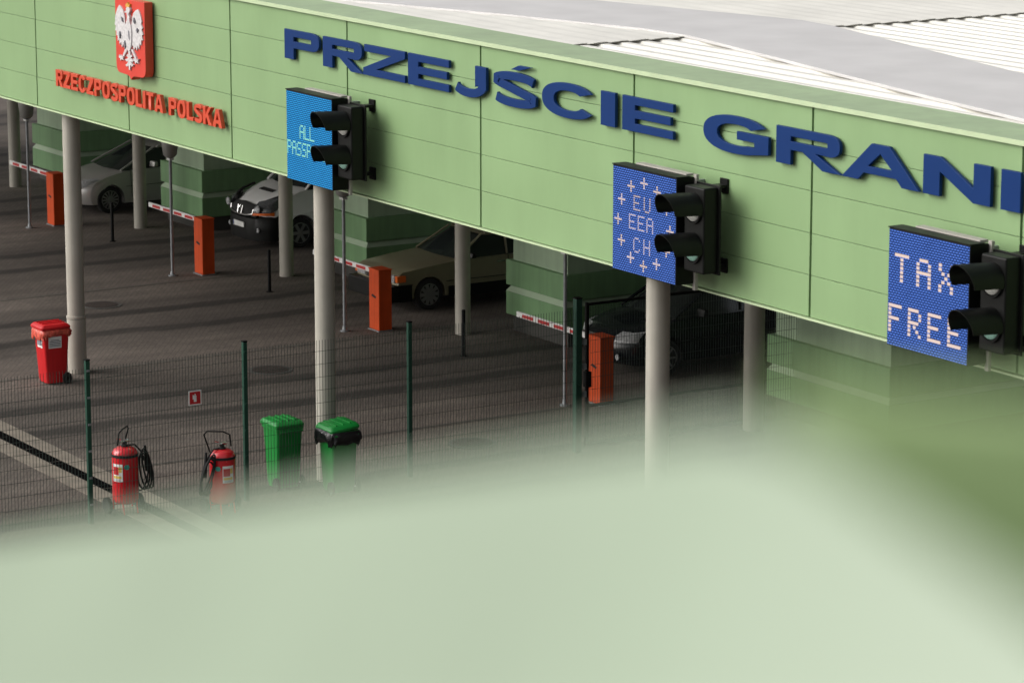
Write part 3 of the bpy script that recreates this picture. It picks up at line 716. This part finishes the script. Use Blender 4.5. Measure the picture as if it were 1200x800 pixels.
# --- olive boxy saloon
def saloon(X, Y):
    t = thing('parked_car', 'old boxy olive saloon waiting behind an orange barrier', 'car', (X, Y, 0))
    pr = [(.12, .24), (.03, .30), (.0, .42), (.02, .52), (.10, .55), (.12, .74), (.20, .80), (.7, .865), (1.3, .93), (1.45, .945), (3.3, .96), (3.9, .95), (4.36, .90), (4.42, .75), (4.40, .35), (4.3, .26)]
    body_mesh(pr, .85, (.82, 3.48), .36, nose=.05, tail=.04, tuck=.03, drop=.02).build('bodywork', M['olive'], t, smooth=40)
    g = [(1.40, .93), (2.08, 1.36), (2.2, 1.385), (3.15, 1.375), (3.75, .95)]
    green_mesh(g, .79, .62, .93, 1.38, .09).build('window_glass', M['glass'], t, smooth=40)
    rf = [(2.06, 1.37), (2.22, 1.405), (2.7, 1.42), (3.1, 1.40), (3.25, 1.355), (3.1, 1.36), (2.2, 1.36)]
    green_mesh(rf, .79, .635, .93, 1.38, .09).build('roof', M['olive'], t, smooth=40)
    glass_pillars(t, M['olive'], .79, .62, .93, 1.38, [(1.47, .945, 2.14, 1.37, .05), (2.2, 1.375, 3.1, 1.37, .045), (2.62, .95, 2.66, 1.37, .06), (3.68, .96, 3.15, 1.36, .18)])
    mirrors(t, M['black'], .80, 1.75, 1.0, .13, .11)
    MB().box(-.86, .86, -.05, .14, .22, .545).build('bumper', M['black'], t, bevel=.02)
    MB().box(-.36, .36, .085, .14, .57, .745).build('grille', M['chrome'], t)
    gr = MB()
    for k in range(6): gr.box(-.34, .34, .075, .084, .585 + k*.025, .597 + k*.025)
    gr.box(-.008, .008, .07, .0845, .575, .74); gr.build('grille_bar', M['blackmat'], t)
    for s in (-1, 1):
        xa, xb = sorted((s*.42, s*.74)); MB().box(xa, xb, .09, .15, .585, .735).build('headlight', M['lampglass'], t, bevel=.01)
        xa, xb = sorted((s*.745, s*.845)); MB().box(xa, xb, .10, .30, .60, .73).build('turn_signal', M['amber'], t, bevel=.015)
        for y in (.82, 3.48): wheel(t, s*.745, y, .315, .2, s, 10, cover=True)
        l = MB(); side_line(l, [(1.42, .35), (1.40, .92)], s*.853); side_line(l, [(2.60, .35), (2.62, .93)], s*.853)
        side_line(l, [(.1, .545), (.45, .545)], s*.853); side_line(l, [(1.2, .545), (3.1, .545)], s*.853, w=.04); l.build('side_moulding', M['blackmat'], t)
        MB().box(min(s*.848, s*.87), max(s*.848, s*.87), 2.36, 2.54, .82, .845).build('door_handle', M['chrome'], t)
    for s in (-1, 1):
        xa, xb = sorted((s*.80, s*.862)); MB().box(xa, xb, .142, .42, .22, .54).box(xa, xb, 1.25, 3.05, .22, .44).build('side_cladding', M['black'], t)
    num_plate(t, 0, -.02, .46)
    return t
saloon(-2.52, 7.42)

# --- dark people carrier
def dark_car(X, Y):
    t = thing('parked_car', 'dark blue people carrier waiting behind the fence gate', 'car', (X, Y, 0))
    pr = [(.14, .24), (.03, .32), (.0, .48), (.03, .62), (.10, .74), (.25, .84), (.60, .93), (1.0, 1.0), (1.3, 1.03), (4.3, 1.05), (4.58, 1.03), (4.66, .85), (4.66, .40), (4.55, .26)]
    body_mesh(pr, .91, (.90, 3.75), .40, nose=.34).build('bodywork', M['navy'], t, smooth=45)
    g = [(1.0, .98), (1.95, 1.58), (2.2, 1.63), (3.9, 1.64), (4.35, 1.58), (4.6, 1.04)]
    green_mesh(g, .84, .66, .98, 1.64, .14).build('window_glass', M['glass'], t, smooth=40)
    rf = [(1.93, 1.585), (2.2, 1.645), (2.8, 1.665), (3.9, 1.66), (4.38, 1.60), (4.3, 1.56), (2.2, 1.60)]
    green_mesh(rf, .84, .675, .98, 1.64, .14).build('roof', M['navy'], t, smooth=40)
    glass_pillars(t, M['navy'], .84, .66, .98, 1.64, [(1.10, 1.0, 2.08, 1.60, .07), (2.15, 1.62, 4.2, 1.60, .05), (2.55, 1.03, 2.62, 1.62, .08), (3.45, 1.03, 3.5, 1.62, .08), (4.52, 1.04, 4.30, 1.58, .14)])
    mirrors(t, M['black'], .86, 1.6, 1.10, .2, .15)
    for s in (-1, 1):
        rings = []
        for a in (0, .35, .7, 1):
            x = .48 + .36*a; yo = .34*(x/.91)**3.2 + .02
            rings.append([(s*x, yo + dy, z) for dy, z in ((.01, .64 + .02*a), (.045, .76 + .03*a), (.22 + .16*a, .83 + .05*a), (.2, .70))])
        MB().loft(rings).build('headlight', M['lampglass'], t, smooth=60)
        MB().lathe([(.055, 0), (.05, -.02)], (s*.62, .06, .40), 'y', 16).build('fog_lamp', M['lampglass'], t)
        for y in (.90, 3.75): wheel(t, s*.80, y, .335, .21, s, 7)
        l = MB(); side_line(l, [(1.45, .4), (1.42, 1.0)], s*.905); side_line(l, [(2.55, .35), (2.55, 1.0)], s*.913); side_line(l, [(3.45, .6), (3.45, 1.0)], s*.913); l.build('door_gap', M['blackmat'], t)
        MB().box(min(s*.905, s*.922), max(s*.905, s*.922), 1.4, 3.3, .60, .64).build('side_moulding', M['black'], t)
        rr = MB().tube([(s*.60, 2.2, 1.66), (s*.62, 2.35, 1.70), (s*.62, 3.8, 1.71), (s*.60, 3.95, 1.67)], .014, 6); rr.build('roof_rail', M['chrome'], t)
    MB().box(-.42, .42, .0, .08, .62, .72).build('grille', M['blackmat'], t)
    MB().box(-.44, .44, -.01, .02, .715, .735).build('grille_trim', M['chrome'], t)
    num_plate(t, 0, -.01, .46)
    return t
dark_car(4.95, 7.78)

# ------------------------------------------------------------------ mesh fence
FX = 9.80
fn = thing('mesh_fence', 'dark green welded mesh fence with square posts in front of the lanes', 'fence', (FX, 0, 0))
def wires(mb, y0, y1, z0, z1, px=.05, r=.0026):
    n = int(round((y1 - y0)/px))
    for i in range(n + 1):
        y = y0 + (y1 - y0)*i/n; mb.box(-r, r, y - r, y + r, z0, z1)
    z = z0 + .1
    while z < z1:
        mb.box(.0027, .0075, y0, y1, z - .0025, z + .0025)
        z += .2
posts = [-7.05, -4.22, -1.66, 1.18, 4.26]
for a, b in zip(posts, posts[1:]):
    m_ = MB(); wires(m_, a + .03, b - .03, .06, 2.33); m_.build('mesh_panel', M['wire'], fn, smooth=0)
posts2 = [7.75, 8.66, 11.4, 14.2, 17.0]
for a, b in zip(posts2, posts2[1:]):
    m_ = MB(); wires(m_, a + .03, b - .03, .06, 2.33); m_.build('mesh_panel', M['wire'], fn, smooth=0)
for Y in posts + posts2[1:]:
    big = Y == 4.26
    w = .055 if big else .033
    p = MB().box(-w - .001, w - .001, Y - w, Y + w, 0, 2.50 if big else 2.44).build('post', M['fencegreen'], fn, bevel=.006)
    for k in range(6):
        MB().box(w, w + .012, Y - .022, Y + .022, .28 + k*.4, .31 + k*.4).build('clip', M['fencegreen'] if Y != -4.22 else M['galv'], p)
    MB().box(-w - .004, w + .002, Y - w - .003, Y + w + .003, (2.50 if big else 2.44) + .0005, (2.50 if big else 2.44) + .02).build('post_cap', M['bollard'], p)
g = thing('fence_gate', 'dark framed mesh gate in the fence beside the orange barrier', 'gate', (FX, 0, 0))
fr = MB()
for Y in (4.44, 7.66): fr.box(-.025, .025, Y - .025, Y + .025, .08, 2.42)
for z in (.1, .74, 2.39): fr.box(-.02, .02, 4.466, 7.634, z - .02, z + .02)
fr.build('frame', M['bollard'], g)
m_ = MB(); wires(m_, 4.5, 7.6, .1, 2.35); m_.build('mesh_infill', M['wire'], g, smooth=0)
lk = MB().box(-.05, .05, 4.40, 4.50, 1.05, 1.30); lk.build('lock_box', M['bollard'], g)
for z in (.9, 1.35, 1.75): MB().box(.0, .05, 4.345, 4.405, z, z + .09).build('hinge', M['galv'], g)

s_ = thing('fire_sign', 'small square red sign with a white extinguisher symbol on the mesh fence', 'sign', (FX + .014, -2.5, 1.69))
MB().box(0, .004, -.105, .105, -.11, .11).build('plate', M['white'], s_)
MB().box(.0042, .006, -.088, .088, -.093, .093).build('panel', M['signred'], s_)
e = MB().box(.0062, .008, -.022, .022, -.06, .035).box(.0062, .008, -.010, .010, .0352, .06).box(.0062, .0079, -.04, -.0225, -.02, .045)
e.build('symbol', M['white'], s_)

# ------------------------------------------------------------------ wheeled bins
def bin_(X, Y, rz, mb_, label, labels=False, bag=None, lid_tilt=0.):
    t = thing('wheelie_bin', label, 'wheelie bin', (X, Y, 0), rz)
    t.scale = (.83, .79, 1.0)
    # local: front at -y, hinge at +y ; 0.58 wide, 0.70 deep, 1.05 high
    def ring(w, d0, d1, z, c=.05):
        P = []
        for cx, cy, a0 in ((w - c, d1 - c, 0), (-w + c, d1 - c, 90), (-w + c, d0 + c, 180), (w - c, d0 + c, 270)):
            for k in range(4): a = math.radians(a0 + 30*k); P.append((cx + c*math.cos(a), cy + c*math.sin(a), z))
        return P
    b = MB().loft([ring(.215, -.235, .20, .03), ring(.225, -.25, .24, .10), ring(.262, -.315, .30, .90), ring(.268, -.325, .305, .94), ring(.288, -.345, .325, .945), ring(.288, -.345, .325, .985), ring(.26, -.32, .30, .986)])
    b.build('bin_body', mb_, t, smooth=40)
    lidm = MB().loft([ring(.30, -.385, .33, 0, .06), ring(.30, -.385, .33, .035, .06), ring(.27, -.34, .28, .075, .06), ring(.20, -.25, .2, .09, .06)])
    for k in (-.14, 0, .14): lidm.box(k - .012, k + .012, -.30, .24, .078, .10)
    lo = lidm.build('lid', mb_, t, (0, 0, .995), smooth=35); lo.rotation_euler = (0, lid_tilt, 0)
    MB().tube([(-.24, .36, .93), (.24, .36, .93)], .016, 10).build('handle', mb_, t)
    MB().tube([(-.25, .22, .10), (.25, .22, .10)], .012, 8).build('axle', M['galv'], t)
    for s in (-1, 1):
        w = MB().lathe([(.06, -.03), (.10, -.03), (.105, 0), (.10, .03), (.06, .03)], (0, 0, 0), 'x', 24).build('wheel', M['rubber'], t, (s*.265, .22, .105))
        MB().lathe([(.06, -.028*s), (.03, .034*s), (.005, .036*s)], (0, 0, 0), 'x', 16).build('hub', M['black'], w)
    if labels:
        for (axis, u, z0, z1, uw) in (('x', -.05, .655, .86, .155), ('y', .02, .655, .86, .12)):
            if axis == 'x':   # label on the +x side
                yy0, yy1 = u - uw, u + uw
                def px(z): return .225 + (.262 - .225)*(z - .10)/.80 + .004
                p = MB().loft([[(px(z0), yy0, z0), (px(z0), yy1, z0), (px(z1), yy1, z1), (px(z1), yy0, z1)], [(px(z0) + .003, yy0, z0), (px(z0) + .003, yy1, z0), (px(z1) + .003, yy1, z1), (px(z1) + .003, yy0, z1)]]).build('label', M['label'], t, smooth=0)
                pr = MB()
                for k in range(5):
                    z = z0 + .03 + k*.027
                    pr.box(px(z) + .0035, px(z) + .006, yy0 + .02 + (.03 if k == 4 else 0), yy1 - .02 - (.03 if k == 4 else .0), z, z + .014)
                pr.build('print', M['labelgrey'], p)
            else:
                def py(z): return -.25 - .065*(z - .10)/.80 - .004
                p = MB().loft([[(u - uw, py(z0), z0), (u + uw, py(z0), z0), (u + uw, py(z1), z1), (u - uw, py(z1), z1)], [(u - uw, py(z0) - .003, z0), (u + uw, py(z0) - .003, z0), (u + uw, py(z1) - .003, z1), (u - uw, py(z1) - .003, z1)]]).build('label', M['label'], t, smooth=0)
                MB().box(u - uw + .03, u + uw - .03, py(z1) - .012, py(z1) - .006, z0 + .05, z1 - .05).build('print', M['labelgrey'], p)
    if bag:
        rnd = random.Random(5); rings = []
        lay = [(.30, .985, 0), (.33, .96, .014), (.345, .90, .022), (.335, .84, .03), (.31, .775, .03), (.272, .79, 0)]
        if labels: lay = [(.29, .985, 0), (.312, .965, .014), (.32, .93, .02), (.315, .90, .022), (.30, .872, .02), (.268, .88, 0)]
        n = 44
        nz = [rnd.uniform(-1, 1) for _ in range(n)]
        for li, (w, z, am) in enumerate(lay):
            R_ = []
            for k in range(n):
                a = 2*PI*k/n; c, s = math.cos(a), math.sin(a)
                q = .35
                ux = math.copysign(abs(c)**q, c)*w; uy = math.copysign(abs(s)**q, s)*(w + .055)
                f = 1 + am*2.2*nz[(k*3 + li) % n]
                R_.append((ux*f, uy*f - .01, z + (.05*nz[(k*5 + 3) % n] if 2 <= li <= 4 else 0) - (.05*(s < -.2) if 2 <= li <= 4 else 0)))
            rings.append(R_)
        MB().loft(rings, True, False).build('bag_rim', bag, t, smooth=80)
    return t
bin_(.56, -.72, math.radians(0), M['binred'], 'red wheelie bin with white labels next to the leftmost front column', labels=True, bag=M['bagred'])
bin_(9.36, -.80, math.radians(-90), M['bingreen'], 'green wheelie bin behind the mesh fence with its lid closed and no bag')
bin_(10.02, -.20, math.radians(-92), M['bingreen'], 'green wheelie bin with a black bag folded over its rim', bag=M['bagblack'], lid_tilt=.10)

# ------------------------------------------------------------------ wheeled extinguishers
def ext(X, Y, label, hose_y, lab_rot, handle=1):
    t = thing('wheeled_extinguisher', label, 'fire extinguisher', (X, Y, 0), 0, 'wheeled fire extinguishers by the fence')
    r = .178; t.scale = (1.1, 1.1, 1.02 if hose_y > 0 else .98)
    MB().lathe([(r*.7, .15), (r*.96, .18), (r, .22), (r, .86), (r*.97, .90), (r*.86, .945), (r*.62, .975), (r*.35, .985)], n=36).build('cylinder', M['extred'], t, smooth=50)
    MB().lathe([(r + .001, .845), (r + .006, .848), (r + .006, .885), (r + .001, .888)], n=36, caps=False).build('strap', M['rubber'], t)
    MB().lathe([(.05, .98), (.05, 1.01), (.03, 1.015), (.03, 1.06)], n=16).build('neck', M['blackmat'], t)
    v = MB().tube([(0, -.05, 1.06), (0, .06, 1.07)], .02, 8).tube([(0, -.02, 1.08), (.0, -.10, 1.12), (0, -.12, 1.12)], .009, 6).tube([(0, .0, 1.06), (.05, .0, 1.10)], .012, 6)
    v.build('valve', M['chrome'], t)
    hd = MB().tube([(-.16, hose_y*.05, .75), (-.22, hose_y*.12, 1.05), (-.22, hose_y*.16, 1.18), (-.18, hose_y*.13, 1.235), (.0, hose_y*-.02, 1.25), (.04, hose_y*-.10, 1.2), (.03, hose_y*-.12, 1.02)], .011, 8)
    hd.build('handle', M['bollard'], t, smooth=80)
    fr_ = MB()
    for s in (-1, 1): fr_.tube([(-.10, s*.14, .05), (-.12, s*.13, .3), (-.17, s*.10, .75)], .012, 6)
    fr_.tube([(-.08, -.24, .12), (-.08, .24, .12)], .012, 6).tube([(.16, -.1, .015), (.12, -.1, .2)], .012, 6).tube([(.16, .1, .015), (.12, .1, .2)], .012, 6)
    fr_.build('trolley_frame', M['extred'], t)
    for s in (-1, 1):
        w = MB().lathe([(.07, -.025), (.115, -.025), (.12, 0), (.115, .025), (.07, .025)], (0, 0, 0), 'y', 28).build('wheel', M['rubber'], t, (-.08, s*.235, .12))
        MB().lathe([(.07, -.02), (.07, .02)], (0, 0, 0), 'y', 20).build('hub', M['greyedge'], w)
    hs = MB()
    for k in range(4):
        P = []; off = .02*k; y0 = hose_y*(r + .05 + .018*k)
        for j in range(21):
            a = 2*PI*j/20
            P.append((.02 + .03*k + .05*math.sin(a), y0 + hose_y*.10*math.cos(a + .3*k), .56 + .03*k + (.27 + .015*k)*math.sin(a)))
        hs.tube(P, .013, 7)
    hs.tube([(.0, hose_y*.04, 1.0), (.02, hose_y*.14, 1.0), (.03, hose_y*.22, .9), (.03, hose_y*.27, .75)], .013, 7)
    hs.build('hose', M['rubber'], t, smooth=80)
    MB().tube([(.06, hose_y*.27, .98), (.06, hose_y*.28, .80), (.06, hose_y*.31, .60)], [.018, .024, .04], 10).build('nozzle', M['blackmat'], t)
    # curved paper label
    def curved(a0, a1, z0, z1, rr, m, name, par=t):
        n = 10; o_ = []; i_ = []
        for k in range(n + 1):
            a = math.radians(a0 + (a1 - a0)*k/n)
            o_.append((rr*math.cos(a), rr*math.sin(a)))
        return MB().add([(p[0], p[1], z) for z in (z0, z1) for p in o_], [(k, k + 1, n + 2 + k, n + 1 + k) for k in range(n)]).build(name, m, par)
    A = lab_rot
    L0 = curved(A - 26, A + 26, .50, .76, r + .003, M['label'], 'label')
    curved(A - 23, A + 8, .60, .72, r + .0045, M['signred'], 'label_block', L0)
    curved(A + 8.5, A + 22, .64, .72, r + .0045, M['yellow'], 'label_block', L0)
    curved(A - 22, A + 20, .545, .585, r + .0045, M['yellow'], 'label_block', L0)
    for k in range(2): curved(A - 20, A + 16, .51 + k*.016, .517 + k*.016, r + .0045, M['labelgrey'], 'label_line', L0)
    d = (-46 if A > -40 else 44)
    st = MB(); a = math.radians(A + d); c = Vector((math.cos(a), math.sin(a), 0)); u = Vector((-math.sin(a), math.cos(a), 0))
    P = [c*(r + .005) + u*.038*math.cos(2*PI*k/16) + Vector((0, 0, .72 + .038*math.sin(2*PI*k/16))) for k in range(16)]
    st.add([tuple(p) for p in P], [tuple(range(16))]); st.build('sticker', M['teal'], t)
    return t
ext(9.47, -3.50, 'red wheeled fire extinguisher behind the mesh fence with its hose on the right', 1, -62)
ext(10.22, -2.27, 'red wheeled fire extinguisher left of a fence post with its hose coiled on the left', -1, 0)

# ------------------------------------------------------------------ the building the picture is taken from: its parapet, very near
pb = thing('viewpoint_building', 'out of focus pale green sheet metal parapet filling the foreground', 'building', (51.66, -23.0, 0))
ox, oy = 51.66, -23.0
edge = [(47.891, -22.195, 10.888), (50.771, -22.694, 11.735), (51.806, -22.846, 12.035), (51.862, -22.853, 12.039), (52.020, -22.873, 12.017), (52.094, -22.858, 11.998), (52.30, -22.85, 11.99)]
cap_, wl_ = [], []
for (x, y, z) in edge:
    x -= ox; y -= oy
    qi = (x, y - .27, z - .534)
    cap_.append([(x, y, z), qi, (x, y - .272, z - .56), (x, y - .25, z - .56), (x, y - .01, z - .06), (x, y + .006, z - .06), (x, y + .006, z - .004)])
    wl_.append([(x, y - .245, z - .57), (x, y - .02, z - .07), (x, y - .005, z - .07), (x, y - .005, 0), (x, y - .245, 0)])
MB().loft(cap_).build('parapet_cap', M['nearcap'], pb, smooth=20)
MB().loft(wl_).build('wall', M['fascia'], pb, smooth=0)
w1, w2 = (51.775 - ox, -22.798 - oy), (51.926 - ox, -22.597 - oy)
tk = (-.02, .015)
MB().loft([[(w1[0], w1[1], 0), (w2[0], w2[1], 0), (w2[0] + tk[0], w2[1] + tk[1], 0), (w1[0] + tk[0], w1[1] + tk[1], 0)],
           [(w1[0], w1[1], 12.036), (w2[0], w2[1], 12.017), (w2[0] + tk[0], w2[1] + tk[1], 12.017), (w1[0] + tk[0], w1[1] + tk[1], 12.036)]]).build('return_wall', M['greenpanel'], pb, smooth=0)
MB().box(52.0 - ox, 62 - ox, -33 - oy, -23.62 - oy, 0, 10.6).build('roof_deck', M['concrete'], pb)

# ------------------------------------------------------------------ light, sky, camera
w = bpy.data.worlds.new('World'); scn.world = w; w.use_nodes = True
nt = w.node_tree; bg = nt.nodes['Background']
sky = nt.nodes.new('ShaderNodeTexSky'); sky.sky_type = 'NISHITA'; sky.sun_disc = False
SUN_EL, SUN_AZ = math.radians(33), Vector((-.5, -.866))       # direction towards the sun (x, y)
sky.sun_elevation = SUN_EL; sky.sun_rotation = math.atan2(SUN_AZ.x, SUN_AZ.y)
sky.air_density = 1.; sky.dust_density = 6.; sky.ozone_density = 1.
hs = nt.nodes.new('ShaderNodeHueSaturation'); hs.inputs['Saturation'].default_value = .22
nt.links.new(sky.outputs[0], hs.inputs['Color']); nt.links.new(hs.outputs[0], bg.inputs['Color'])
bg.inputs['Strength'].default_value = .16
sd = bpy.data.lights.new('sun', 'SUN'); sd.energy = .7; sd.angle = math.radians(75); sd.color = (1., .95, .87)
so = bpy.data.objects.new('sun', sd); col.objects.link(so)
dirv = Vector((SUN_AZ.x*math.cos(SUN_EL), SUN_AZ.y*math.cos(SUN_EL), math.sin(SUN_EL)))
so.rotation_euler = dirv.to_track_quat('Z', 'Y').to_euler(); so.location = (0, -40, 40)

cd = bpy.data.cameras.new('camera'); cam = bpy.data.objects.new('camera', cd); col.objects.link(cam)
cam.location = (52.738, -23.512, 12.3)
cam.rotation_euler = Vector((-.83318, .51517, -.20101)).to_track_quat('-Z', 'Y').to_euler()
cd.lens = 115.5; cd.sensor_width = 36; cd.clip_start = .05; cd.clip_end = 3000
cd.dof.use_dof = True; cd.dof.focus_distance = 50; cd.dof.aperture_fstop = 2.8
scn.camera = cam
scn.view_settings.view_transform = 'Standard'; scn.view_settings.look = 'None'; scn.view_settings.exposure = 0; scn.view_settings.gamma = 1
scn.cycles.use_denoising = True
scn.cycles.max_bounces = 6
